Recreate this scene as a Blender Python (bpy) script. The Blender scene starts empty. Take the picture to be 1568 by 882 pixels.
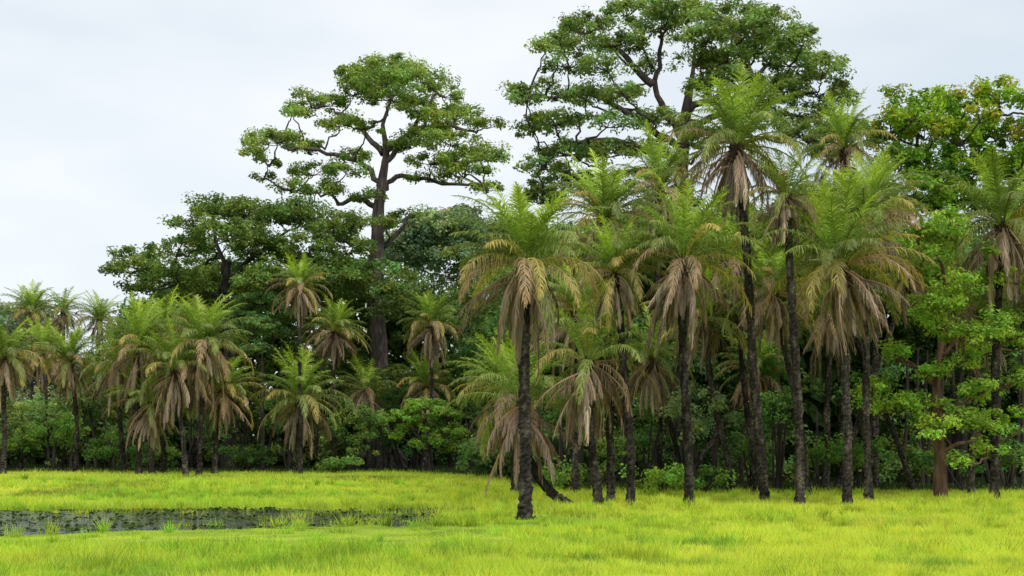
import bpy, math, numpy as np
from mathutils import Vector
rng = np.random.default_rng(11)
EYE = 2.6
scene = bpy.context.scene

# ------------------------------------------------------------------ helpers
def nrm(a):
    return a / np.maximum(np.linalg.norm(a, axis=-1, keepdims=True), 1e-9)

LAT = np.random.default_rng(5).random((256, 256))
def vnoise(x, y, s, seed=0):
    x = np.asarray(x, float) / s + 37.3 * seed + 1000; y = np.asarray(y, float) / s + 91.7 * seed + 1000
    xi = np.floor(x).astype(int); yi = np.floor(y).astype(int)
    fx = x - xi; fy = y - yi
    fx = fx * fx * (3 - 2 * fx); fy = fy * fy * (3 - 2 * fy)
    a = LAT[xi % 256, yi % 256]; b = LAT[(xi + 1) % 256, yi % 256]
    c = LAT[xi % 256, (yi + 1) % 256]; d = LAT[(xi + 1) % 256, (yi + 1) % 256]
    return (a * (1 - fx) + b * fx) * (1 - fy) + (c * (1 - fx) + d * fx) * fy

def sight(bx, by, dist):
    """survey reading (bearing / elevation) taken to a real distance -> world metres"""
    return np.array([(bx - 784) / 2000.0 * dist, dist, EYE + (665 - by) / 2000.0 * dist])

class MB:
    def __init__(s):
        s.v = []; s.c = []; s.q = []; s.t = []; s.qm = []; s.tm = []; s.n = 0
    def add(s, v, c, quads=None, tris=None, mat=0):
        v = np.asarray(v, float).reshape(-1, 3)
        c = np.broadcast_to(np.asarray(c, float), v.shape)
        s.v.append(v); s.c.append(c)
        if quads is not None and len(quads):
            q = np.asarray(quads).reshape(-1, 4); s.q.append(q + s.n); s.qm.append(np.full(len(q), mat))
        if tris is not None and len(tris):
            t = np.asarray(tris).reshape(-1, 3); s.t.append(t + s.n); s.tm.append(np.full(len(t), mat))
        s.n += len(v)
    def build(s, name, mats, origin=(0, 0, 0), smooth_mat=None, link=True):
        v = np.concatenate(s.v) - np.asarray(origin, float); c = np.concatenate(s.c)
        q = np.concatenate(s.q) if s.q else np.zeros((0, 4), int)
        t = np.concatenate(s.t) if s.t else np.zeros((0, 3), int)
        mi = np.concatenate(s.qm + s.tm).astype(np.int32)
        me = bpy.data.meshes.new(name)
        me.vertices.add(len(v)); me.vertices.foreach_set("co", v.astype(np.float32).ravel())
        loops = np.concatenate([q.ravel(), t.ravel()]).astype(np.int32)
        me.loops.add(len(loops)); me.loops.foreach_set("vertex_index", loops)
        st = np.concatenate([np.arange(len(q)) * 4, len(q) * 4 + np.arange(len(t)) * 3]).astype(np.int32)
        me.polygons.add(len(st)); me.polygons.foreach_set("loop_start", st)
        try:
            me.polygons.foreach_set("loop_total", np.concatenate([np.full(len(q), 4), np.full(len(t), 3)]).astype(np.int32))
        except Exception:
            pass
        for m in mats: me.materials.append(m)
        me.polygons.foreach_set("material_index", mi)
        if smooth_mat is not None:
            me.polygons.foreach_set("use_smooth", (mi == smooth_mat))
        else:
            me.polygons.foreach_set("use_smooth", np.zeros(len(st), bool))
        me.update(calc_edges=True)
        a = me.attributes.new("Col", 'FLOAT_COLOR', 'POINT')
        a.data.foreach_set("color", np.concatenate([np.clip(c, 0, .95), np.ones((len(c), 1))], 1).astype(np.float32).ravel())
        if not link: return me
        ob = bpy.data.objects.new(name, me); ob.location = origin
        scene.collection.objects.link(ob)
        return ob

def tube(mb, path, rad, sides, col, mat=0, rough=0.0):
    path = np.asarray(path, float); n = len(path); rad = np.broadcast_to(rad, (n,))
    tan = nrm(np.gradient(path, axis=0))
    ref = np.where(np.abs(tan[:, 2:3]) > 0.8, np.array([[1., 0, 0]]), np.array([[0, 0, 1.]]))
    u = nrm(np.cross(tan, ref)); w = np.cross(tan, u)
    for i in range(1, n):
        if np.dot(u[i], u[i - 1]) < 0: u[i] *= -1; w[i] *= -1
    a = np.arange(sides) / sides * 2 * math.pi
    rr = rad[:, None] * (1 + rough * (rng.random((n, sides)) - 0.5) * 2)
    v = path[:, None] + rr[..., None] * (np.cos(a)[None, :, None] * u[:, None] + np.sin(a)[None, :, None] * w[:, None])
    i = np.arange(n - 1)[:, None]; j = np.arange(sides)[None]
    q = np.stack([i * sides + j, i * sides + (j + 1) % sides, (i + 1) * sides + (j + 1) % sides, (i + 1) * sides + j], -1)
    mb.add(v.reshape(-1, 3), col, quads=q.reshape(-1, 4), mat=mat)

def leaves(mb, c, nr, size, col, mat=1, asp=0.55):
    n = len(c); nr = nrm(nr)
    u = nrm(np.cross(nr, rng.normal(size=(n, 3)))); w = np.cross(nr, u)
    s = np.asarray(size)[:, None] * 0.5
    fold = nr * s * 0.25
    v = np.stack([c - u * s, c - w * s * asp + fold, c + u * s, c + w * s * asp + fold], 1).reshape(-1, 3)
    q = np.arange(n * 4).reshape(-1, 4)
    mb.add(v, np.repeat(col, 4, axis=0), quads=q, mat=mat)

def bez(a, b, sag, n=7):
    m = (a + b) / 2 + sag
    t = np.linspace(0, 1, n)[:, None]
    return (1 - t) ** 2 * a + 2 * t * (1 - t) * m + t * t * b

# ------------------------------------------------------------------ materials
def mat_new(name):
    m = bpy.data.materials.new(name); m.use_nodes = True
    nt = m.node_tree; nt.nodes.clear()
    return m, nt, nt.nodes, nt.links

def foliage_mat(name, transl=0.35, gloss=0.0, tint=(1.1, 1.2, 0.6, 1)):
    m, nt, N, L = mat_new(name)
    out = N.new('ShaderNodeOutputMaterial')
    at = N.new('ShaderNodeAttribute'); at.attribute_name = "Col"
    d = N.new('ShaderNodeBsdfDiffuse'); t = N.new('ShaderNodeBsdfTranslucent')
    L.new(at.outputs['Color'], d.inputs['Color'])
    tc = N.new('ShaderNodeMix'); tc.data_type = 'RGBA'; tc.blend_type = 'MULTIPLY'; tc.inputs[0].default_value = 1
    L.new(at.outputs['Color'], tc.inputs[6]); tc.inputs[7].default_value = tint
    L.new(tc.outputs[2], t.inputs['Color'])
    mx = N.new('ShaderNodeMixShader'); mx.inputs[0].default_value = transl
    L.new(d.outputs[0], mx.inputs[1]); L.new(t.outputs[0], mx.inputs[2])
    last = mx
    if gloss > 0:
        g = N.new('ShaderNodeBsdfGlossy'); g.inputs['Roughness'].default_value = 0.5
        g.inputs['Color'].default_value = (.8, .85, .8, 1)
        m2 = N.new('ShaderNodeMixShader'); m2.inputs[0].default_value = gloss
        L.new(mx.outputs[0], m2.inputs[1]); L.new(g.outputs[0], m2.inputs[2]); last = m2
    L.new(last.outputs[0], out.inputs['Surface'])
    return m

def bark_mat(name, scale, stretch=0.25, bump=0.6):
    m, nt, N, L = mat_new(name)
    out = N.new('ShaderNodeOutputMaterial'); p = N.new('ShaderNodeBsdfPrincipled')
    p.inputs['Roughness'].default_value = 0.95; p.inputs['Specular IOR Level'].default_value = 0.15
    at = N.new('ShaderNodeAttribute'); at.attribute_name = "Col"
    geo = N.new('ShaderNodeNewGeometry'); mp = N.new('ShaderNodeMapping')
    mp.inputs['Scale'].default_value = (1, 1, stretch)
    L.new(geo.outputs['Position'], mp.inputs['Vector'])
    no = N.new('ShaderNodeTexNoise'); no.inputs['Scale'].default_value = scale; no.inputs['Detail'].default_value = 4
    L.new(mp.outputs[0], no.inputs['Vector'])
    mr = N.new('ShaderNodeMapRange'); mr.inputs['From Min'].default_value = .3; mr.inputs['From Max'].default_value = .7
    mr.inputs['To Min'].default_value = .45; mr.inputs['To Max'].default_value = 1.7
    L.new(no.outputs['Fac'], mr.inputs['Value'])
    mu = N.new('ShaderNodeVectorMath'); mu.operation = 'SCALE'
    L.new(at.outputs['Color'], mu.inputs[0]); L.new(mr.outputs[0], mu.inputs['Scale'])
    L.new(mu.outputs[0], p.inputs['Base Color'])
    b = N.new('ShaderNodeBump'); b.inputs['Strength'].default_value = bump; b.inputs['Distance'].default_value = 0.05
    L.new(no.outputs['Fac'], b.inputs['Height']); L.new(b.outputs[0], p.inputs['Normal'])
    L.new(p.outputs[0], out.inputs['Surface'])
    return m

M_LEAF = foliage_mat("leaf_foliage", transl=.36)
M_PALM = foliage_mat("palm_frond", transl=0.38, gloss=0.05)
M_GRASS = foliage_mat("grass_blade", transl=0.45, tint=(1.05, 1.1, .7, 1))
M_BARK = bark_mat("tree_bark", 5.0)
M_PBARK = bark_mat("palm_bark", 9.0, stretch=1.6, bump=1.0)
GL = 2.2      # overall leaf reflectance factor

# ------------------------------------------------------------------ broadleaf tree
def crown(mb, lobes, col, leaf, per_area, sub_r, nleaf, twigs=None, tipcol=None, flat=0.55, barkcol=(.05, .045, .04), low=-0.35, outer=0.62, tipz=-99):
    col = np.array(col) * GL
    for (c, rx, ry, rz) in lobes:
        n = max(3, int(per_area * (rx * ry + rx * rz + ry * rz)))
        d = rng.normal(size=(n * 3, 3)); d = nrm(d); d = d[d[:, 2] > low][:n]; n = len(d)
        r = rng.uniform(outer, 1.08, (n, 1))
        p = c + d * r * np.array([rx, ry, rz]); p[:, 2] = np.maximum(p[:, 2], 0.3)
        sr = rng.uniform(0.5, 1.3, n) * sub_r
        if twigs is not None:
            for k in range(0, n, 3):
                tube(mb, bez(c - np.array([0, 0, rz * .35]), p[k], np.array([0, 0, -.15 * rz]), 4), np.linspace(.045, .015, 4), 3, barkcol, 0)
        hj = rng.uniform(-1, 1, n)
        sub_c = col[None] * rng.uniform(0.6, 1.45, (n, 1)) * np.stack([1 + .18 * hj, np.ones(n), 1 - .15 * hj], 1)
        if tipcol is not None:
            top = (d[:, 2] > 0.1) & (rng.random(n) < 0.5) & (p[:, 2] > tipz)
            w = (rng.uniform(.2, .85, n) * top)[:, None]
            sub_c = sub_c * (1 - w) + np.array(tipcol) * w
        m = nleaf
        dd = nrm(rng.normal(size=(n, m, 3)))
        rr = rng.random((n, m, 1)) ** 0.5
        lp = p[:, None] + dd * rr * sr[:, None, None] * np.array([1, 1, flat])
        nn = dd * 0.5 + np.array([0.1, -.15, 0.8]) + rng.normal(size=(n, m, 3)) * 0.5
        lc = sub_c[:, None] * rng.uniform(0.7, 1.3, (n, m, 1))
        lp = lp.reshape(-1, 3); lp[:, 2] = np.maximum(lp[:, 2], 0.05)
        leaves(mb, lp, nn.reshape(-1, 3), leaf * rng.uniform(.65, 1.3, n * m), lc.reshape(-1, 3))

def make_tree(name, D, trunk, limbs, lob, col, leaf=0.24, per_area=1.2, sub_r=0.8, nleaf=90, depth=8.0,
              bark=(.07, .055, .05), tipcol=None, buttress=0.0, flat=.55, dup=0.5, limb_r=0.16, low=-0.35, ydepth=.9, thick=1.0, outer=.62, tipz=-99):
    mb = MB()
    tp = np.array([sight(a, b, D) for a, b, r in trunk]); tr = np.array([r for a, b, r in trunk])
    tp[0, 2] = -0.3
    t = np.linspace(0, len(tp) - 1, 40)
    path = np.stack([np.interp(t, np.arange(len(tp)), tp[:, k]) for k in range(3)], 1)
    rad = np.interp(t, np.arange(len(tp)), tr)
    path[2:-1, 0] += 0.25 * (vnoise(path[2:-1, 2], 0 * path[2:-1, 2], 2.5, 3) - .5) * min(1, rad[0] * 2)
    tube(mb, path, rad, 14, bark, 0, rough=0.07)
    if buttress > 0:
        for a in np.linspace(0, 2 * math.pi, 8)[:-1] + .3:
            dv = np.array([math.cos(a), math.sin(a), 0])
            h = np.linspace(0, 1, 10)[:, None]
            pp = tp[0] + dv * (buttress * 2.2 * (1 - h) ** 2.2 + tr[0] * .55) + np.array([0, 0, 1]) * h * buttress * 5
            tube(mb, pp, np.linspace(.32, .2, 10) * buttress, 7, bark, 0, rough=.1)
    pool = [p for p in path[int(len(path) * .45):]]
    cx = np.mean([l[0] for l in lob]); R = max(abs(l[0] - cx) for l in lob) + 1
    for lb in limbs:
        dy = rng.uniform(-.25, .25) * depth
        pts = np.array([sight(a, b, D + dy * (k / max(1, len(lb) - 1))) for k, (a, b) in enumerate(lb)])
        for _ in range(2):   # corner-cut smoothing
            q = np.empty((2 * len(pts), 3)); q[0] = pts[0]; q[-1] = pts[-1]
            q[1:-1:2] = pts[:-1] * .75 + pts[1:] * .25; q[2:-1:2] = pts[:-1] * .25 + pts[1:] * .75
            pts = q
        pp = pts; pp[1:-1] += rng.normal(size=(len(pp) - 2, 3)) * .07
        tube(mb, pp, np.linspace(limb_r * 2.2, limb_r * .6, len(pp)), 8, bark, 0, rough=.05)
        pool += [p for p in pp[3:]]
    L = []
    for (a, b, rx, ry) in lob:
        k = D / 2000.0
        amp = depth * math.sqrt(max(0.05, 1 - ((a - cx) / R) ** 2))
        ds = [rng.uniform(-1, 1) * amp]
        if rng.random() < dup: ds.append(-ds[0] * rng.uniform(.5, 1))
        for i, dy in enumerate(ds):
            j = 0 if i == 0 else 1
            c = sight(a + j * rng.uniform(-.4, .4) * rx, b + j * rng.uniform(-.2, .4) * ry, D + dy)
            L.append((c, rx * k, rx * k * ydepth, ry * k * thick))
    L.sort(key=lambda l: np.linalg.norm(l[0] - pool[0]))
    for (c, rx, ry, rz) in L:
        P = np.array(pool); d = np.linalg.norm(P - c, axis=1) + 2.4 * np.maximum(0, P[:, 2] - c[2] + rz * .4)
        s = P[np.argmin(d)]
        e = c - np.array([0, 0, rz * .3])
        ln = np.linalg.norm(e - s)
        pp = bez(s, e, np.array([0, 0, -.12 * ln]) + rng.normal(size=3) * .08 * ln, 9)
        pp[1:-1] += rng.normal(size=(7, 3)) * .03 * ln
        tube(mb, pp, np.linspace(min(limb_r, .015 * ln + .06), .04, 9), 6, bark, 0, rough=.05)
        pool += [p for p in pp[2:]]
    crown(mb, L, col, leaf, per_area, sub_r, nleaf, twigs=True, tipcol=tipcol, flat=flat, barkcol=bark, low=low, outer=outer, tipz=tipz)
    o = tp[0].copy(); o[2] = 0
    return mb.build(name, [M_BARK, M_LEAF], origin=o, smooth_mat=0)

# kapok tree standing clear above the left wood
make_tree("kapok_tree", 104,
    [(582, 718, 1.15), (580, 640, .85), (578, 500, .66), (577, 400, .6), (580, 340, .5), (584, 290, .4), (590, 235, .26), (585, 190, .16), (600, 150, .1)],
    [[(583, 300), (600, 268), (640, 272), (700, 284), (740, 282)],
     [(588, 250), (620, 215), (650, 170), (670, 140)],
     [(586, 235), (560, 205), (535, 180), (505, 165)],
     [(582, 285), (560, 250), (520, 238), (470, 228), (430, 226)],
     [(580, 320), (545, 300), (515, 318), (508, 290)],
     [(590, 230), (640, 195), (690, 190), (730, 205)],
     [(579, 370), (540, 372), (500, 365)], [(578, 385), (615, 350), (625, 330)]],
    [(598, 108, 58, 15), (560, 122, 34, 14), (645, 120, 40, 15), (540, 142, 36, 13), (676, 142, 36, 15), (490, 158, 48, 13), (450, 172, 22, 7), (470, 146, 24, 7),
     (600, 150, 38, 11), (520, 190, 34, 11), (640, 168, 34, 12), (700, 178, 42, 14), (745, 192, 28, 12), (560, 195, 24, 8), (655, 200, 34, 9), (595, 128, 50, 12),
     (425, 214, 40, 12), (392, 234, 22, 7), (470, 226, 32, 10), (410, 250, 24, 7), (690, 218, 46, 13), (750, 236, 26, 15), (715, 245, 38, 12),
     (620, 222, 32, 10), (480, 264, 44, 12), (530, 262, 32, 10), (445, 288, 30, 10), (500, 292, 32, 9), (405, 270, 20, 6),
     (660, 248, 38, 11), (710, 268, 42, 11), (745, 290, 22, 7), (652, 276, 28, 7), (560, 302, 24, 8), (590, 345, 22, 12), (540, 238, 24, 7), (625, 330, 26, 9)],
    (0.145, 0.19, 0.05), leaf=.26, per_area=2.7, sub_r=.72, nleaf=74, depth=7.5, bark=(.12, .095, .09), buttress=.9, dup=.45, limb_r=.12, thick=1.2, flat=.6)

# wide kapok rising behind the palms
make_tree("kapok_tree", 88,
    [(1050, 735, 1.0), (1048, 500, .7), (1045, 300, .5), (1046, 210, .42), (1050, 160, .32), (1060, 110, .14), (1065, 60, .08)],
    [[(1047, 220), (1020, 175), (1000, 130), (1010, 80), (1020, 45)],
     [(1046, 230), (990, 190), (940, 160), (900, 140), (850, 150)],
     [(1046, 250), (980, 225), (920, 212), (860, 225), (830, 240)],
     [(1049, 170), (1090, 150), (1150, 125), (1200, 70)],
     [(1048, 190), (1110, 175), (1190, 150), (1250, 140)],
     [(1000, 130), (950, 80), (920, 60)], [(1047, 260), (990, 260), (930, 268), (870, 275)],
     [(1150, 125), (1140, 70), (1110, 40)]],
    [(960, 20, 54, 14), (1040, 18, 56, 14), (1120, 28, 52, 16), (1185, 38, 42, 16), (1225, 58, 32, 16), (900, 44, 44, 16), (860, 68, 34, 12), (835, 78, 24, 9), (1000, 40, 36, 12),
     (940, 66, 42, 14), (1080, 60, 42, 14), (1150, 76, 44, 14), (1210, 95, 42, 16), (1262, 108, 32, 18), (870, 100, 42, 12), (930, 104, 42, 12), (1110, 92, 40, 12), (1070, 85, 36, 12), (1150, 50, 44, 14),
     (1000, 100, 34, 12), (1250, 140, 42, 20), (1290, 155, 28, 18), (1190, 130, 44, 16), (1120, 118, 36, 12), (830, 140, 38, 12), (805, 152, 24, 8), (890, 150, 42, 11), (1230, 170, 48, 18), (1160, 155, 44, 14),
     (960, 145, 36, 11), (850, 187, 44, 11), (815, 200, 26, 8), (930, 190, 40, 11), (1000, 182, 34, 10), (870, 232, 48, 12), (830, 254, 32, 10), (930, 236, 44, 13), (792, 140, 14, 6), (1080, 130, 34, 10),
     (990, 225, 38, 12), (860, 280, 56, 18), (930, 290, 56, 20), (825, 305, 36, 14), (1150, 190, 44, 16), (1230, 205, 50, 18), (1090, 215, 34, 12), (1300, 200, 34, 20), (1280, 240, 44, 22)],
    (0.122, 0.165, 0.05), leaf=.25, per_area=2.7, sub_r=.72, nleaf=74, depth=8, bark=(.075, .06, .052), dup=.55, limb_r=.13, thick=1.25, flat=.6)

# dark spreading tree on the left of the kapok
make_tree("broadleaf_tree", 98,
    [(350, 722, .6), (352, 560, .45), (345, 470, .4), (350, 400, .25)],
    [[(345, 460), (300, 430), (240, 410), (190, 402)], [(350, 430), (400, 380), (450, 350)], [(347, 420), (330, 370), (325, 330)]],
    [(322, 316, 42, 13), (380, 324, 48, 18), (290, 345, 40, 18), (430, 335, 44, 20), (470, 328, 40, 22), (510, 350, 44, 22), (350, 360, 56, 24),
     (270, 385, 46, 22), (215, 402, 38, 12), (185, 388, 22, 9), (175, 412, 18, 7), (235, 422, 34, 11), (310, 400, 50, 24), (400, 385, 56, 26), (470, 380, 50, 26),
     (540, 370, 36, 24), (270, 430, 46, 18), (340, 440, 56, 24), (420, 430, 56, 24), (500, 420, 50, 26), (215, 440, 30, 10), (485, 292, 28, 12), (545, 335, 24, 14)],
    (.09, .13, .034), leaf=.28, per_area=1.9, sub_r=.8, nleaf=75, depth=7, dup=.9, flat=.65, bark=(.06, .05, .045), limb_r=.1)

# leafy tree with gold flush, right edge
make_tree("flushing_broadleaf_tree", 78,
    [(1470, 738, .5), (1465, 500, .4), (1460, 300, .3), (1465, 200, .15)],
    [[(1462, 320), (1420, 250), (1390, 180)], [(1462, 300), (1500, 230), (1530, 170)]],
    [(1375, 150, 28, 22), (1425, 158, 30, 22), (1478, 152, 28, 24), (1530, 150, 30, 26), (1580, 165, 34, 30), (1365, 195, 32, 28), (1415, 205, 38, 28), (1470, 205, 38, 30),
     (1525, 205, 38, 32), (1585, 215, 42, 32), (1370, 250, 38, 30), (1430, 260, 42, 32), (1490, 255, 42, 32), (1550, 262, 44, 34), (1400, 300, 44, 30), (1460, 305, 44, 30), (1530, 310, 44, 32),
     (1600, 290, 46, 34), (1590, 350, 40, 34), (1500, 180, 28, 22), (1450, 180, 30, 22), (1340, 215, 24, 18), (1400, 178, 30, 20)],
    (.125, .205, .026), leaf=.28, per_area=2.8, sub_r=.58, nleaf=62, depth=6, tipcol=(.60, .50, .07), dup=.9, flat=.95, limb_r=.09, tipz=20)

# bright layered tree, right foreground
lay = [(1420, 345, 44, 12), (1440, 375, 56, 12), (1480, 400, 50, 10), (1415, 400, 40, 10), (1440, 432, 60, 11), (1500, 435, 50, 10), (1545, 420, 30, 9), (1405, 465, 40, 10), (1470, 470, 56, 11),
     (1540, 490, 44, 11), (1420, 510, 56, 12), (1490, 525, 56, 12), (1555, 530, 40, 11), (1380, 545, 34, 9), (1450, 560, 50, 10), (1370, 590, 44, 11), (1420, 605, 40, 9), (1500, 580, 50, 11), (1560, 580, 36, 12),
     (1350, 625, 34, 9), (1480, 650, 44, 10), (1430, 660, 36, 8), (1500, 690, 36, 9), (1560, 640, 40, 12), (1460, 630, 30, 9), (1400, 645, 26, 7)]
lay2 = []
for (a, b, rx, ry) in lay:      # break every tier into loose uneven sprays
    for k in range(2):
        lay2.append((a + rng.uniform(-.8, .8) * rx, b + rng.uniform(-20, 20), rx * rng.uniform(.35, .9), ry * rng.uniform(.8, 2.0)))
make_tree("shade_tree", 52,
    [(1443, 768, .30), (1440, 700, .23), (1432, 640, .19), (1438, 560, .13), (1450, 480, .10), (1440, 400, .06)],
    [[(1436, 650), (1480, 610), (1530, 590)], [(1436, 600), (1400, 560), (1370, 545)], [(1440, 540), (1500, 500), (1550, 480)], [(1440, 690), (1490, 670), (1510, 690)],
     [(1446, 500), (1420, 450), (1400, 420)]],
    lay2,
    (.145, .215, .035), leaf=.17, per_area=6.5, sub_r=.42, nleaf=46, depth=3.4, bark=(.13, .075, .055), dup=.6, limb_r=.045, flat=.65, ydepth=1.1, low=-.9, outer=.15)

# small bright trees on the edge of the wood
make_tree("sapling_tree", 88,
    [(660, 727, .13), (658, 690, .11), (655, 650, .08)], [[(657, 690), (630, 660)], [(657, 685), (690, 665)]],
    [(650, 622, 34, 12), (625, 638, 24, 12), (680, 636, 28, 12), (640, 655, 36, 12), (690, 662, 26, 12), (615, 668, 18, 10), (660, 678, 34, 10), (700, 690, 18, 9)],
    (.12, .19, .035), leaf=.2, per_area=5, sub_r=.42, nleaf=70, depth=1.8, dup=.8, limb_r=.05)
make_tree("sapling_tree", 94,
    [(402, 722, .15), (402, 600, .12), (400, 540, .08)], [[(402, 560), (380, 520)]],
    [(395, 462, 30, 14), (370, 478, 24, 12), (420, 480, 26, 14), (390, 500, 36, 16), (420, 515, 24, 14), (370, 520, 22, 12), (400, 540, 30, 12)],
    (.10, .16, .055), leaf=.22, per_area=4, sub_r=.5, nleaf=70, depth=2.2, dup=.8, limb_r=.06)

# ------------------------------------------------------------------ woods filling in behind (one object each)
def wood(name, prof, d0, d1, n, rmin, rmax, col, leaf, per_area, sub_r, nleaf, trunks=0, zmin=0.0, core=16000):
    mb = MB(); L = []
    px = np.array([p[0] for p in prof]); py = np.array([p[1] for p in prof])
    for i in range(n):
        a = rng.uniform(px[0], px[-1]); D = rng.uniform(d0, d1)
        top = sight(a, np.interp(a, px, py), D)[2]
        r = rng.uniform(rmin, rmax)
        z = (top - r * .8) * (1 - rng.random() ** 1.3 * (1 - zmin))
        if i % 3 == 0: z = top - r * .8 - rng.uniform(0, 1)
        c = sight(a, 0, D); c[2] = max(z, r * .3)
        L.append((c, r * rng.uniform(.9, 1.3), r, r * rng.uniform(.6, .9)))
    for k in range(12):
        f = rng.uniform(.6, 1.75); hue = rng.uniform(-.1, .3)
        cc = np.array(col) * f * np.array([1 + hue, 1, 1 - hue * .5])
        crown(mb, L[k::12], cc, leaf, per_area, sub_r, nleaf, flat=.7, low=-.5, outer=.7)
    if core:  # added backing of oversized leaves, coloured dark, blocks sky gaps in the wood
        m = core
        a = rng.uniform(px[0], px[-1], m); D = rng.uniform(d1, d1 + 4, m)
        t = EYE + (665 - np.interp(a, px, py)) / 2000 * D - 2.2
        z = rng.random(m) ** 1.5 * np.maximum(t, .5)
        P = np.stack([(a - 784) / 2000 * D, D, z], 1)
        leaves(mb, P, rng.normal(size=(m, 3)) + np.array([0, -.8, 0]), rng.uniform(.8, 1.5, m), np.tile(np.array(col) * 1.1, (m, 1)), asp=.7)
    for i in range(trunks):
        a = rng.uniform(px[0], px[-1]); D = rng.uniform(d0 - 2, d0 + 3)
        b = sight(a, 0, D); b[2] = -.2; h = rng.uniform(4, 8)
        e = b + np.array([rng.normal() * .6, rng.normal() * .4, h])
        tube(mb, bez(b, e, rng.normal(size=3) * .3, 8), np.linspace(rng.uniform(.1, .2), .06, 8), 6, (.05, .042, .036), 0, rough=.08)
    return mb.build(name, [M_BARK, M_LEAF], smooth_mat=0)

wood("woodland", [(-250, 560), (-60, 600), (60, 610), (150, 590), (185, 500), (230, 450), (300, 400), (400, 380), (500, 380), (600, 400), (680, 430), (740, 420), (800, 380)],
     99, 112, 230, 1.5, 2.6, (.065, .108, .034), .34, .75, 1.0, 60, trunks=40)
wood("woodland", [(735, 520), (780, 440), (830, 360), (880, 320), (950, 300), (1050, 300), (1200, 290), (1300, 270), (1400, 320), (1568, 350), (1800, 350)],
     67, 79, 260, 1.2, 2.2, (.062, .106, .034), .28, .85, .8, 60, trunks=45, core=26000)
wood("distant_trees", [(600, 360), (640, 325), (680, 312), (720, 318), (770, 330), (830, 350)], 118, 126, 60, 2.0, 3.2, (.14, .19, .105), .4, .8, 1.1, 70, zmin=.3, core=0)  # haze is put into the leaf colour: paler and bluer
wood("distant_trees", [(-400, 455), (-60, 450), (40, 448), (70, 470), (110, 520), (170, 600), (215, 640)], 150, 165, 60, 2.0, 3.4, (.10, .145, .085), .45, .7, 1.3, 60)  # leaf colour lightened towards blue in place of haze

def shrub(name, bx, by, D, rx, ry, col, leaf=.2, n=7):
    mb = MB(); L = []; k = D / 2000
    for i in range(n):
        c = sight(bx + rng.uniform(-.7, .7) * rx, by + rng.uniform(-.5, .5) * ry, D + rng.uniform(-.6, .6) * rx * k)
        c[2] = max(c[2], .35)
        L.append((c, rx * k * rng.uniform(.35, .6), rx * k * .5, ry * k * rng.uniform(.35, .6)))
    o = sight(bx, 0, D); o[2] = 0
    for l in L[:5]:
        tube(mb, bez(o + rng.normal(size=3) * .1 * np.array([1, 1, 0]), l[0], np.zeros(3), 5), np.linspace(.06, .02, 5), 5, (.05, .04, .035), 0)
    crown(mb, L, np.array(col) * 1.25, leaf, 3.0, .42, 50, flat=.8, low=-.4)
    mb.build(name, [M_BARK, M_LEAF], origin=o, smooth_mat=0)

for s in [(30, 680, 94, 45, 32, (.09, .14, .03)), (95, 660, 95, 45, 40, (.11, .17, .04)), (165, 685, 93, 40, 28, (.08, .13, .03)), (-40, 670, 95, 50, 40, (.07, .13, .03)),
          (540, 660, 92, 50, 55, (.085, .13, .035)), (510, 712, 88, 40, 14, (.08, .13, .03)), (375, 700, 92, 50, 20, (.06, .10, .03)), (590, 640, 96, 40, 50, (.05, .09, .03)),
          (740, 700, 84, 40, 26, (.07, .12, .03)), (1060, 640, 58, 60, 56, (.10, .135, .065)), (1010, 735, 55, 50, 20, (.11, .17, .03)), (1075, 738, 58, 45, 22, (.10, .16, .03)),
          (985, 660, 62, 40, 60, (.06, .11, .03)), (1190, 560, 62, 34, 40, (.055, .13, .04)), (1310, 690, 62, 50, 44, (.07, .12, .025)), (1390, 700, 64, 45, 38, (.07, .11, .025)),
          (1545, 690, 60, 45, 44, (.07, .12, .03)), (860, 640, 64, 40, 60, (.06, .10, .03)), (1150, 690, 62, 45, 48, (.06, .10, .03)), (1330, 600, 58, 36, 40, (.09, .15, .03)), (440, 640, 96, 45, 40, (.055, .10, .03)),
          (1190, 630, 60, 40, 50, (.06, .12, .035)), (640, 600, 98, 50, 40, (.06, .11, .03)), (330, 660, 96, 40, 40, (.06, .10, .03)), (720, 560, 96, 40, 60, (.05, .09, .03)),
          (1250, 700, 60, 40, 36, (.07, .12, .03)), (930, 705, 60, 40, 36, (.08, .12, .03)), (1470, 715, 60, 50, 28, (.07, .12, .03)), (860, 725, 60, 36, 24, (.08, .13, .03)), (240, 700, 92, 50, 24, (.06, .10, .03))]:
    shrub("shrub", *s[:5], s[5])

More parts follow.
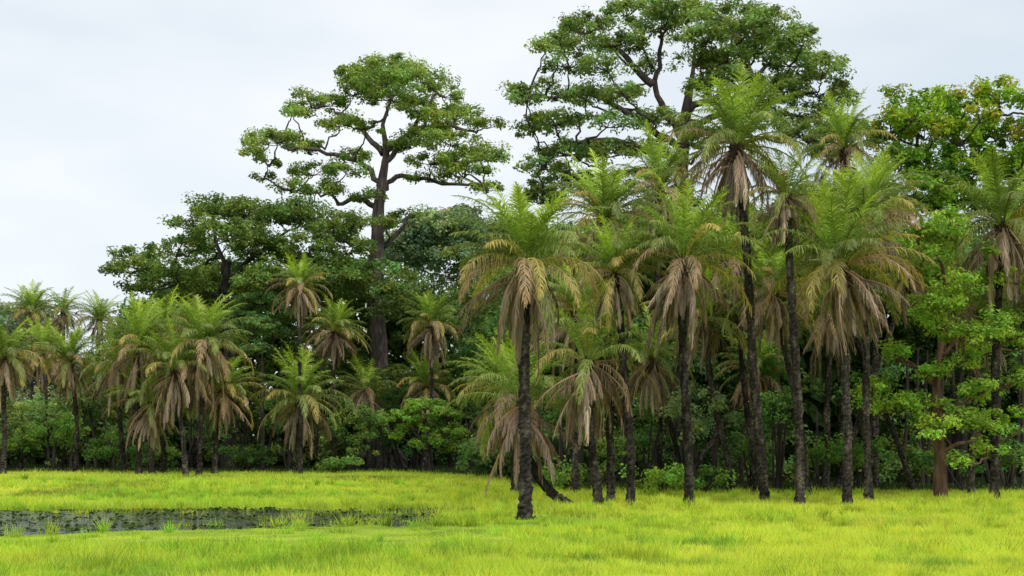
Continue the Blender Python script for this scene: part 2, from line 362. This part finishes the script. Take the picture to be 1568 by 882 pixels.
# ------------------------------------------------------------------ oil palms
def crown_mesh(idx, nf, dead):
    """palm crown with green fountain of fronds above a skirt of dead, hanging fronds (metres)"""
    mb = MB(); Lf = 3.35
    nd = int(nf * dead)
    for i in range(nf):
        az = i * 2.39996 + rng.uniform(-.35, .35)
        old = i < nd
        if old:
            f = rng.random(); e0 = math.radians(rng.uniform(-72, -8)); bend = math.radians(rng.uniform(30, 85)); L = Lf * rng.uniform(.45, .92)
            rc = np.array([.37, .27, .19]) * rng.uniform(.5, 1.3); tip = rc * np.array([1.0, .97, .97])
            if f < .3: rc = np.array([.54, .43, .32]) * rng.uniform(.8, 1.15); tip = rc
            droop = 2.2; ll = .48
        else:
            u = (i - nd) / (nf - nd)      # 0 old .. 1 youngest
            e0 = math.radians(-10 + 92 * u ** .68 + rng.uniform(-10, 10)); bend = math.radians(rng.uniform(78, 118) * (1 - .66 * u ** 2))
            L = Lf * (1.0 - .18 * u ** 2) * rng.uniform(.8, 1.12)
            g0 = np.array([.23, .29, .075]); g1 = np.array([.21, .33, .075]); g2 = np.array([.44, .62, .08])
            rc = g0 * (1 - u) + g1 * u if u < .6 else g1 * (1 - (u - .6) / .4) + g2 * (u - .6) / .4
            rc = rc * rng.uniform(.72, 1.28)
            if u < .4 and rng.random() < .4: rc = np.array([.46, .42, .13]) * rng.uniform(.7, 1.1)
            if u < .2 and rng.random() < .4: rc = np.array([.42, .32, .19]) * rng.uniform(.7, 1.1)
            tip = rc * np.array([1.25, 1.05, .9]); droop = 1.25 - .9 * u; ll = .56
        n = 15; t = np.linspace(0, 1, n)
        el = np.maximum(e0 - bend * t ** 1.35, math.radians(-87))
        azt = az + rng.uniform(-.45, .45) * t ** 2
        step = L / (n - 1)
        dirs = np.stack([np.cos(el) * np.cos(azt), np.cos(el) * np.sin(azt), np.sin(el)], 1)
        pts = np.concatenate([[[0, 0, 0]], np.cumsum(dirs[:-1] * step, 0)]) + np.array([math.cos(az) * .14, math.sin(az) * .14, rng.uniform(-.8, -.1) if old else -.1 + .25 * (i - nd) / nf])
        tube(mb, pts, np.linspace(.04, .01, n), 3, rc * np.array([1.5, 1.3, 1.2]), 0)
        m = 44
        for side in (-1, 1):
            s = np.clip(np.linspace(.14, .995, m) + rng.uniform(-.01, .01, m), 0, 1)
            P = np.stack([np.interp(s, t, pts[:, k]) for k in range(3)], 1)
            T = nrm(np.stack([np.interp(s, t, dirs[:, k]) for k in range(3)], 1))
            S = nrm(np.cross(T, np.array([math.sin(az) * .02, .01, 1.]))) * side
            U = np.cross(S * side, T)
            ln = ll * (np.sin(np.clip(s * 1.05, 0, 1) * math.pi) ** .55 * .85 + .2) * rng.uniform(.6, 1.2, m)
            if old: ln = ln * (rng.random(m) < .8)
            ln = ln[:, None] + .01
            d1 = nrm(S * (.5 if old else .9) + T * (.6 + .5 * s[:, None]) + U * rng.uniform(-.05, .5, (m, 1)) * (1 if not old else -.3) + np.array([0, 0, -.35 * droop]) + rng.normal(size=(m, 3)) * .15)
            d2 = nrm(d1 + np.array([0, 0, -1.0 * droop]) + rng.normal(size=(m, 3)) * .14)
            w = nrm(np.cross(d1, nrm(U + rng.normal(size=(m, 3)) * .3))) * rng.uniform(.014, .024, (m, 1))
            a = P - w; b = P + w; md = P + d1 * ln * .45; a2 = md - w * .95; b2 = md + w * .95; tp = md + d2 * ln * .6
            v = np.stack([a, b, b2, a2, tp], 1).reshape(-1, 3)
            k = np.arange(m)[:, None] * 5
            cc = (rc[None] * (1 - s[:, None]) + tip[None] * s[:, None]) * rng.uniform(.65, 1.35, (m, 1))
            mb.add(v, np.repeat(cc, 5, 0), quads=k + np.array([[0, 1, 2, 3]]), tris=k + np.array([[3, 2, 4]]), mat=0)
    for i in range(60):
        az = i * 2.4; z = -1.0 + .9 * i / 60
        b = np.array([math.cos(az) * .13, math.sin(az) * .13, z]); e = b + np.array([math.cos(az) * .16, math.sin(az) * .16, .22])
        tube(mb, np.array([b, (b + e) / 2, e]), np.array([.06, .05, .02]), 4, np.array([.10, .07, .05]) * rng.uniform(.6, 1.3), 1)
    return mb.build("palm_crown_%d" % idx, [M_PALM, M_PBARK], link=False)

CR = [crown_mesh(0, 80, .42), crown_mesh(1, 76, .38), crown_mesh(2, 80, .46), crown_mesh(3, 62, .3), crown_mesh(4, 74, .42), crown_mesh(5, 62, .58)]

def palm(bx, by, hx, hy, size, var, ctrl=(0, 0), rad=.16, D=None, dD=0.0):
    if D is None: D = EYE * 2000 / (by - 665)
    size = size * 1.06
    foot = sight(bx, 665, D); foot[2] = 0
    hub = sight(hx, hy + 6, D + dD)
    emp = bpy.data.objects.new("oil_palm", None); emp.empty_display_size = .5; emp.location = foot
    scene.collection.objects.link(emp)
    mb = MB(); H = hub[2]
    n = max(20, int(H / .09)); t = np.linspace(0, 1, n)[:, None]
    mid = (foot + hub) / 2 + np.array([ctrl[0], 0, ctrl[1]])
    path = (1 - t) ** 2 * foot + 2 * t * (1 - t) * mid + t * t * hub
    path[:, 0] += .06 * np.sin(t[:, 0] * rng.uniform(4, 8) + rng.uniform(0, 6)) * np.sin(t[:, 0] * math.pi)
    path[0, 2] = -.15
    h = t[:, 0] * H
    r = rad * .97 * (1 + .5 * np.exp(-h / .35) + .06 * np.sin(h * 3 + rng.uniform(0, 6)) + .04 * np.sin(h * 7.3) - .18 * t[:, 0]) * (1 + .08 * (np.arange(n) % 2))
    g = rng.uniform(.6, 1.25)
    nz = vnoise(h, h * 0, .7, int(rng.integers(100)))
    col = np.array([.034, .028, .024]) * g * (0.5 + nz[:, None] * 1.4)
    col = np.repeat(col, 12, 0) * rng.uniform(.5, 1.6, (n * 12, 1))
    lich = (vnoise(np.repeat(h, 12), np.tile(np.arange(12) * .3, n), .35, int(rng.integers(90))) > .7)
    col[lich] = col[lich] * 1.8 + np.array([.016, .017, .012])
    tube(mb, path, r, 12, col, 0, rough=.2)
    tr = mb.build("trunk", [M_PBARK], origin=foot)
    tr.parent = emp; tr.location = (0, 0, 0)
    co = bpy.data.objects.new("crown", CR[var]); scene.collection.objects.link(co)
    co.parent = emp; co.location = Vector(hub - foot)
    tn = path[-1] - path[-6]
    co.rotation_euler = (rng.uniform(-.14, .14), rng.uniform(-.14, .14) + .5 * tn[0] / max(.1, np.linalg.norm(tn)), rng.uniform(0, 6.28))
    co.scale = (size * rng.uniform(.9, 1.08), size * rng.uniform(.9, 1.08), size * rng.uniform(.95, 1.12))

# right-hand stand
palm(803, 797, 803, 396, .9, 1, (.1, 0), rad=.19)
palm(1056, 778, 1046, 390, .9, 2, (-.1, 0))
palm(1297, 775, 1288, 398, 1.0, 1, (.1, 0))
palm(1172, 773, 1128, 215, .98, 0, (0.0, 0), rad=.17)
palm(1225, 775, 1205, 292, .62, 5, (.1, 0))
palm(966, 777, 942, 410, .7, 4, (.25, 0), rad=.15)
palm(918, 777, 900, 545, .85, 5, (-.1, 0))
palm(935, 772, 925, 325, .9, 4, (.1, 0), rad=.15)
palm(872, 775, 800, 610, .85, 5, (-.95, -.9), rad=.18)
palm(790, 760, 775, 590, .8, 3, (0, 0), D=56)
palm(1125, 755, 1075, 480, .85, 3, (-.2, 0), rad=.14)
palm(1330, 768, 1325, 330, .9, 3, (0, 0), rad=.14)
palm(1264, 752, 1270, 470, .8, 2, (.1, 0), rad=.14)
palm(1238, 760, 1185, 440, .85, 4, (.2, 0), rad=.14)
palm(1522, 765, 1535, 335, 1.0, 0, (-.1, 0), rad=.16)
palm(1487, 757, 1490, 470, .8, 5, (0, 0), rad=.12)
palm(1290, 745, 1292, 222, .9, 3, D=66)
palm(1340, 745, 1345, 300, .8, 4, D=64)
palm(1010, 745, 1010, 285, .9, 3, D=62, rad=.14)
palm(880, 757, 880, 470, .9, 4, D=58, rad=.14)
palm(1160, 750, 1120, 395, .9, 2, D=58, rad=.14)
palm(1280, 750, 1390, 420, .7, 3, D=60, rad=.13)
palm(1050, 757, 1000, 540, .8, 5, D=60, rad=.13)
palm(1045, 760, 1160, 560, .75, 4, D=62, rad=.13)
palm(1580, 770, 1600, 400, 1.0, 1, D=55)
palm(1400, 770, 1250, 330, .8, 5, D=60, rad=.13)
# palms along the left wood
palm(460, 725, 460, 432, .78, 4, D=86, rad=.13)
palm(512, 722, 512, 500, .82, 2, D=92, rad=.14)
palm(660, 722, 660, 492, .85, 1, D=92, rad=.13)
palm(457, 724, 460, 605, 1.1, 3, D=87, rad=.2)
palm(650, 722, 652, 585, .9, 4, D=94)
palm(565, 722, 560, 590, .9, 5, D=95)
palm(305, 728, 312, 520, 1.1, 1)
palm(213, 727, 212, 525, 1.05, 3)
palm(285, 728, 268, 560, 1.0, 2)
palm(232, 727, 232, 610, .9, 5)
palm(250, 726, 252, 505, 1.0, 4, D=88)
palm(328, 727, 340, 590, .9, 4, D=86)
palm(190, 727, 180, 555, .9, 0, D=88)
palm(117, 723, 108, 545, .9, 0, (.3, 0), rad=.16)
palm(5, 725, 8, 540, 1.0, 0, rad=.17)
palm(-40, 725, -45, 520, 1.0, 1, rad=.17)
palm(142, 715, 152, 484, .95, 3, D=125)
palm(50, 715, 50, 470, 1.0, 2, D=125)
palm(97, 715, 97, 470, .85, 5, D=125)
palm(65, 715, 65, 530, 1.0, 4, D=115)
palm(300, 715, 300, 445, .9, 5, D=100)

# ------------------------------------------------------------------ ground, water, grass
WZ = -.01
def pond(x, y):
    """>0 inside the flooded hollow"""
    e = 1 - ((x + 11.5) / 9.8) ** 2 - ((y - 39.6 - .10 * (x + 11.5)) / 5.8) ** 2
    e2 = 1 - ((x + 2.0) / 3.6) ** 2 - ((y - 44) / 1.5) ** 2
    e3 = 1 - ((x - 1.6) / 1.3) ** 2 - ((y - 40.4) / 1.2) ** 2
    e4 = 1 - ((x + 20) / 9) ** 2 - ((y - 37.0) / 3.5) ** 2
    e = np.maximum(np.maximum(e, e2), np.maximum(e3, e4))
    return e + (vnoise(x, y * 1.4, 1.8, 2) - .5) * .6 + (vnoise(x, y * 1.6, .5, 4) - .5) * .4
def gz(x, y):
    h = (vnoise(x, y, 6, 1) - .5) * .05
    p = np.clip(pond(x, y) * 1.8, 0, 1)
    return h * (1 - p) - .22 * p + .02
def treeline(x, y):
    a = x / np.maximum(y, 1) * 2000 + 784
    return np.interp(a, [600, 740, 800, 900], [90, 80, 64, 58])
def gcol(x, y):
    n1 = vnoise(x * .5, y, 5, 7); n2 = vnoise(x, y, .8, 8); n3 = vnoise(x * .35, y, 2.2, 9); n4 = vnoise(x, y, .3, 19)
    lush = np.array([.84, .94, .11]); mid = np.array([.58, .78, .08]); dk = np.array([.28, .45, .07])
    w = np.clip((n1 * .45 + n3 * .35 + n4 * .2 - .34) * 3.4, 0, 1)
    a = x / np.maximum(y, 1) * 2000 + 784
    left = np.clip((700 - a) / 400, 0, 1)
    w = np.clip(w + .45 * np.clip((a - 600) / 500, 0, 1) - .12 * left, 0, 1)
    near = np.exp(-np.abs(pond(x, y) + .3) * 1.8) * .6 * (y > 33)
    w = np.clip(w - near, 0, 1)[..., None]
    c = mid * (1 - w) + lush * w
    d = np.clip((vnoise(x * .7, y, 1.6, 12) * .5 + vnoise(x, y, .5, 13) * .5 - .57) * 5, 0, .7) * np.clip((44 - y) / 12, 0.3, 1)
    band = np.exp(-((y - 53 - 2 * vnoise(x, y, 8, 6)) / 2.5) ** 2) * .5 * left
    d = np.clip(d + band + near * .3, 0, .9)[..., None]
    c = c * (1 - d) + dk * d
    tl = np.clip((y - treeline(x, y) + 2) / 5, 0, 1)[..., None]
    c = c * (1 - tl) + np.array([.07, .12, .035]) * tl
    return c * (.85 + .3 * n2[..., None])

xs = np.concatenate([[-2500, -1200, -600, -300, -160, -100], np.arange(-70, 70.1, .4), [100, 160, 300, 600, 1200, 2500]])
ys = np.concatenate([[-2500, -600, -100, -30, 0, 10], np.arange(18, 110.1, .3), [125, 150, 200, 300, 600, 1200, 3000]])
X, Y = np.meshgrid(xs, ys); Z = gz(X, Y)
far = (np.abs(X) > 71) | (Y > 111) | (Y < 17)
Z = np.where(far, 0, Z)
mb = MB(); nx, ny = len(xs), len(ys)
i = np.arange(ny - 1)[:, None]; j = np.arange(nx - 1)[None]
q = np.stack([i * nx + j, i * nx + j + 1, (i + 1) * nx + j + 1, (i + 1) * nx + j], -1).reshape(-1, 4)
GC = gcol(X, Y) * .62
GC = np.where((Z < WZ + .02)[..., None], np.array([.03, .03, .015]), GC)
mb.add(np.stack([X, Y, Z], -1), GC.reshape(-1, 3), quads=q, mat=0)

m, nt, N, L = mat_new("meadow_soil")
out = N.new('ShaderNodeOutputMaterial'); p = N.new('ShaderNodeBsdfPrincipled'); p.inputs['Roughness'].default_value = 1
p.inputs['Specular IOR Level'].default_value = .05
at = N.new('ShaderNodeAttribute'); at.attribute_name = "Col"; geo = N.new('ShaderNodeNewGeometry')
no = N.new('ShaderNodeTexNoise'); no.inputs['Scale'].default_value = 14; no.inputs['Detail'].default_value = 5; L.new(geo.outputs['Position'], no.inputs['Vector'])
mr = N.new('ShaderNodeMapRange'); mr.inputs['From Min'].default_value = .3; mr.inputs['From Max'].default_value = .7; mr.inputs['To Min'].default_value = .6; mr.inputs['To Max'].default_value = 1.25
L.new(no.outputs['Fac'], mr.inputs['Value'])
mu = N.new('ShaderNodeVectorMath'); mu.operation = 'SCALE'; L.new(at.outputs['Color'], mu.inputs[0]); L.new(mr.outputs[0], mu.inputs['Scale']); L.new(mu.outputs[0], p.inputs['Base Color'])
L.new(p.outputs[0], out.inputs['Surface'])
mb.build("ground", [m], smooth_mat=0)

# water sheet lying in the hollow
m, nt, N, L = mat_new("pond_water")
out = N.new('ShaderNodeOutputMaterial'); p = N.new('ShaderNodeBsdfPrincipled'); p.inputs['Roughness'].default_value = .06
p.inputs['Base Color'].default_value = (.06, .065, .05, 1); p.inputs['IOR'].default_value = 1.45; p.inputs['Specular IOR Level'].default_value = 1.0
geo = N.new('ShaderNodeNewGeometry'); no = N.new('ShaderNodeTexNoise'); no.inputs['Scale'].default_value = 2.5; no.inputs['Detail'].default_value = 3; L.new(geo.outputs['Position'], no.inputs['Vector'])
b = N.new('ShaderNodeBump'); b.inputs['Strength'].default_value = 1.0; b.inputs['Distance'].default_value = .12; L.new(no.outputs['Fac'], b.inputs['Height']); L.new(b.outputs[0], p.inputs['Normal'])
L.new(p.outputs[0], out.inputs['Surface'])
mb = MB()
gx = np.linspace(-36, 4, 30); gy = np.linspace(33, 48, 12); A, B = np.meshgrid(gx, gy)
i = np.arange(11)[:, None]; j = np.arange(29)[None]
q = np.stack([i * 30 + j, i * 30 + j + 1, (i + 1) * 30 + j + 1, (i + 1) * 30 + j], -1).reshape(-1, 4)
mb.add(np.stack([A, B, A * 0 + WZ], -1), (0, 0, 0), quads=q)
mb.build("pond_water", [m])

# floating weed and small dark stems standing out of the water
mb = MB(); n = 13000
x = rng.uniform(-34, 3, n); y = rng.uniform(33, 48, n)
k = (pond(x, y) > .02) & (vnoise(x * .6, y * 2.2, .8, 21) + vnoise(x, y, .3, 22) * .7 > .9); x = x[k]; y = y[k]; n = len(x)
nr = np.array([0, 0, 1.]) + rng.normal(size=(n, 3)) * .35
c = np.array([.09, .13, .04]) * rng.uniform(.2, 2.0, (n, 1))
leaves(mb, np.stack([x, y, np.full(n, WZ + .03)], 1), nr, rng.uniform(.08, .22, n), c, mat=0, asp=.8)
mb.build("floating_pondweed", [M_GRASS])

def blades(mb, x, y, z, h, w, c, lean=.8):
    n = len(x); az = rng.uniform(0, 2 * math.pi, n); la = rng.uniform(0, 2 * math.pi, n); ln = rng.uniform(.1, lean, n) * h
    dx = np.cos(az) * w; dy = np.sin(az) * w
    v = np.stack([np.stack([x - dx, y - dy, z], 1), np.stack([x + dx, y + dy, z], 1),
                  np.stack([x + np.cos(la) * ln, y + np.sin(la) * ln, z + h], 1)], 1)
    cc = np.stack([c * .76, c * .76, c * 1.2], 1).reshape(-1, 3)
    mb.add(v.reshape(-1, 3), cc, tris=np.arange(n * 3).reshape(-1, 3))

mb = MB(); n = 600000
s = rng.uniform(54, 262, n); y = EYE * 2000 / s; x = rng.uniform(-.52, .52, n) * y
pz = pond(x, y); z = gz(x, y)
keep = (z > WZ + .005)
keep &= y < treeline(x, y) + 9
x, y, z, pz = x[keep], y[keep], z[keep], pz[keep]; n = len(x)
tuft = np.clip((vnoise(x, y, .6, 15) - .5) * 2.4, 0, 1); big = np.clip((vnoise(x, y, 2.2, 17) - .5) * 3, 0, 1)
h = .06 + .10 * vnoise(x * .6, y, 3, 14) + .13 * tuft + .13 * big * tuft
front = np.clip((y - 28) / 3, 0, 1) * np.clip((40 - y) / 2, 0, 1) * (x < 1)
h = h * (1 - .68 * front)
back = np.exp(-((pz + .25) / .3) ** 2) * (y > 42)
h = h + .16 * back
h *= rng.uniform(.5, 1.4, n)
w = .005 + .00020 * y
c = gcol(x, y) * rng.uniform(.65, 1.35, (n, 1)) * (1 - .15 * tuft * big)[:, None]
dry = rng.random(n) < .04; c[dry] = np.array([.75, .68, .32])
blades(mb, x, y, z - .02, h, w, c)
# tussocks and emergent reeds
nt_ = 5500
s = rng.uniform(70, 262, nt_); ty = EYE * 2000 / s; tx = rng.uniform(-.5, .5, nt_) * ty
tp_ = pond(tx, ty)
k = ((tp_ < .02) | ((tp_ < .9) & (rng.random(nt_) < .2))) & (ty < treeline(tx, ty)) & ~((ty > 29) & (ty < 36.5) & (tx < 0) & (rng.random(nt_) < .92))
tx, ty, tp_ = tx[k], ty[k], tp_[k]; m_ = 42; nt_ = len(tx)
th = rng.uniform(.09, .26, nt_) * np.where(vnoise(tx, ty, 3, 41) > .5, 1.35, .8) * np.where(tp_ > .02, .6, 1); rad_ = rng.uniform(.08, .4, nt_)
bx = (tx[:, None] + rng.normal(size=(nt_, m_)) * rad_[:, None] * .6).ravel(); by = (ty[:, None] + rng.normal(size=(nt_, m_)) * rad_[:, None] * .5).ravel()
bh = (th[:, None] * rng.uniform(.6, 1.5, (nt_, m_))).ravel() + .04
tc_ = gcol(tx, ty) * rng.uniform(.5, 1.2, (nt_, 1)) * np.stack([rng.uniform(.75, 1.15, nt_), np.ones(nt_), np.ones(nt_)], 1)
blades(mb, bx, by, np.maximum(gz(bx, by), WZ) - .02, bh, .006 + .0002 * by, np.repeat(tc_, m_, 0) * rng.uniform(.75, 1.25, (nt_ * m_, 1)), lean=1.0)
mb.build("grass", [M_GRASS])

# ------------------------------------------------------------------ light
sd = nrm(np.array([.5, -.7, .95]))
sun = bpy.data.objects.new("sun", bpy.data.lights.new("sun", 'SUN')); scene.collection.objects.link(sun)
sun.data.energy = 1.5; sun.data.angle = math.radians(18); sun.data.color = (1, .95, .85)
sun.rotation_euler = Vector(sd).to_track_quat('Z', 'Y').to_euler(); sun.location = (20, -20, 60)

w = bpy.data.worlds.new("World"); scene.world = w; w.use_nodes = True
N = w.node_tree.nodes; L = w.node_tree.links; N.clear()
out = N.new('ShaderNodeOutputWorld'); bg = N.new('ShaderNodeBackground'); bg.inputs['Strength'].default_value = .12
sky = N.new('ShaderNodeTexSky'); sky.sky_type = 'NISHITA'; sky.sun_disc = False
sky.sun_elevation = math.asin(sd[2]); sky.sun_rotation = math.atan2(sd[0], sd[1])
tc = N.new('ShaderNodeTexCoord'); mp = N.new('ShaderNodeMapping'); mp.inputs['Scale'].default_value = (1, 1, 2.6); mp.inputs['Location'].default_value = (.35, 0, .2)
no = N.new('ShaderNodeTexNoise'); no.inputs['Scale'].default_value = 2.2; no.inputs['Detail'].default_value = 4; no.inputs['Roughness'].default_value = .5
L.new(tc.outputs['Generated'], mp.inputs['Vector']); L.new(mp.outputs[0], no.inputs['Vector'])
cr = N.new('ShaderNodeValToRGB'); cr.color_ramp.elements[0].position = .34; cr.color_ramp.elements[1].position = .66
cr.color_ramp.elements[0].color = (.67, .75, .82, 1); cr.color_ramp.elements[1].color = (.95, .965, .98, 1)
L.new(no.outputs['Fac'], cr.inputs[0])
sc = N.new('ShaderNodeVectorMath'); sc.operation = 'SCALE'; sc.inputs['Scale'].default_value = 9.4; L.new(cr.outputs[0], sc.inputs[0])
mx = N.new('ShaderNodeMix'); mx.data_type = 'RGBA'; mx.inputs[0].default_value = .88
L.new(sky.outputs[0], mx.inputs[6]); L.new(sc.outputs[0], mx.inputs[7]); L.new(mx.outputs[2], bg.inputs['Color']); L.new(bg.outputs[0], out.inputs['Surface'])

# ------------------------------------------------------------------ camera
cam = bpy.data.cameras.new("camera"); co = bpy.data.objects.new("camera", cam); scene.collection.objects.link(co)
co.location = (0, 0, EYE); co.rotation_euler = (math.radians(90), 0, 0)
cam.sensor_width = 36; cam.lens = 36 * 2000 / 1568; cam.shift_y = 224 / 1568
cam.clip_start = .5; cam.clip_end = 6000
scene.camera = co
scene.view_settings.view_transform = 'Standard'; scene.view_settings.look = 'None'; scene.view_settings.exposure = 0
print("faces", sum(len(m.polygons) for m in bpy.data.meshes))
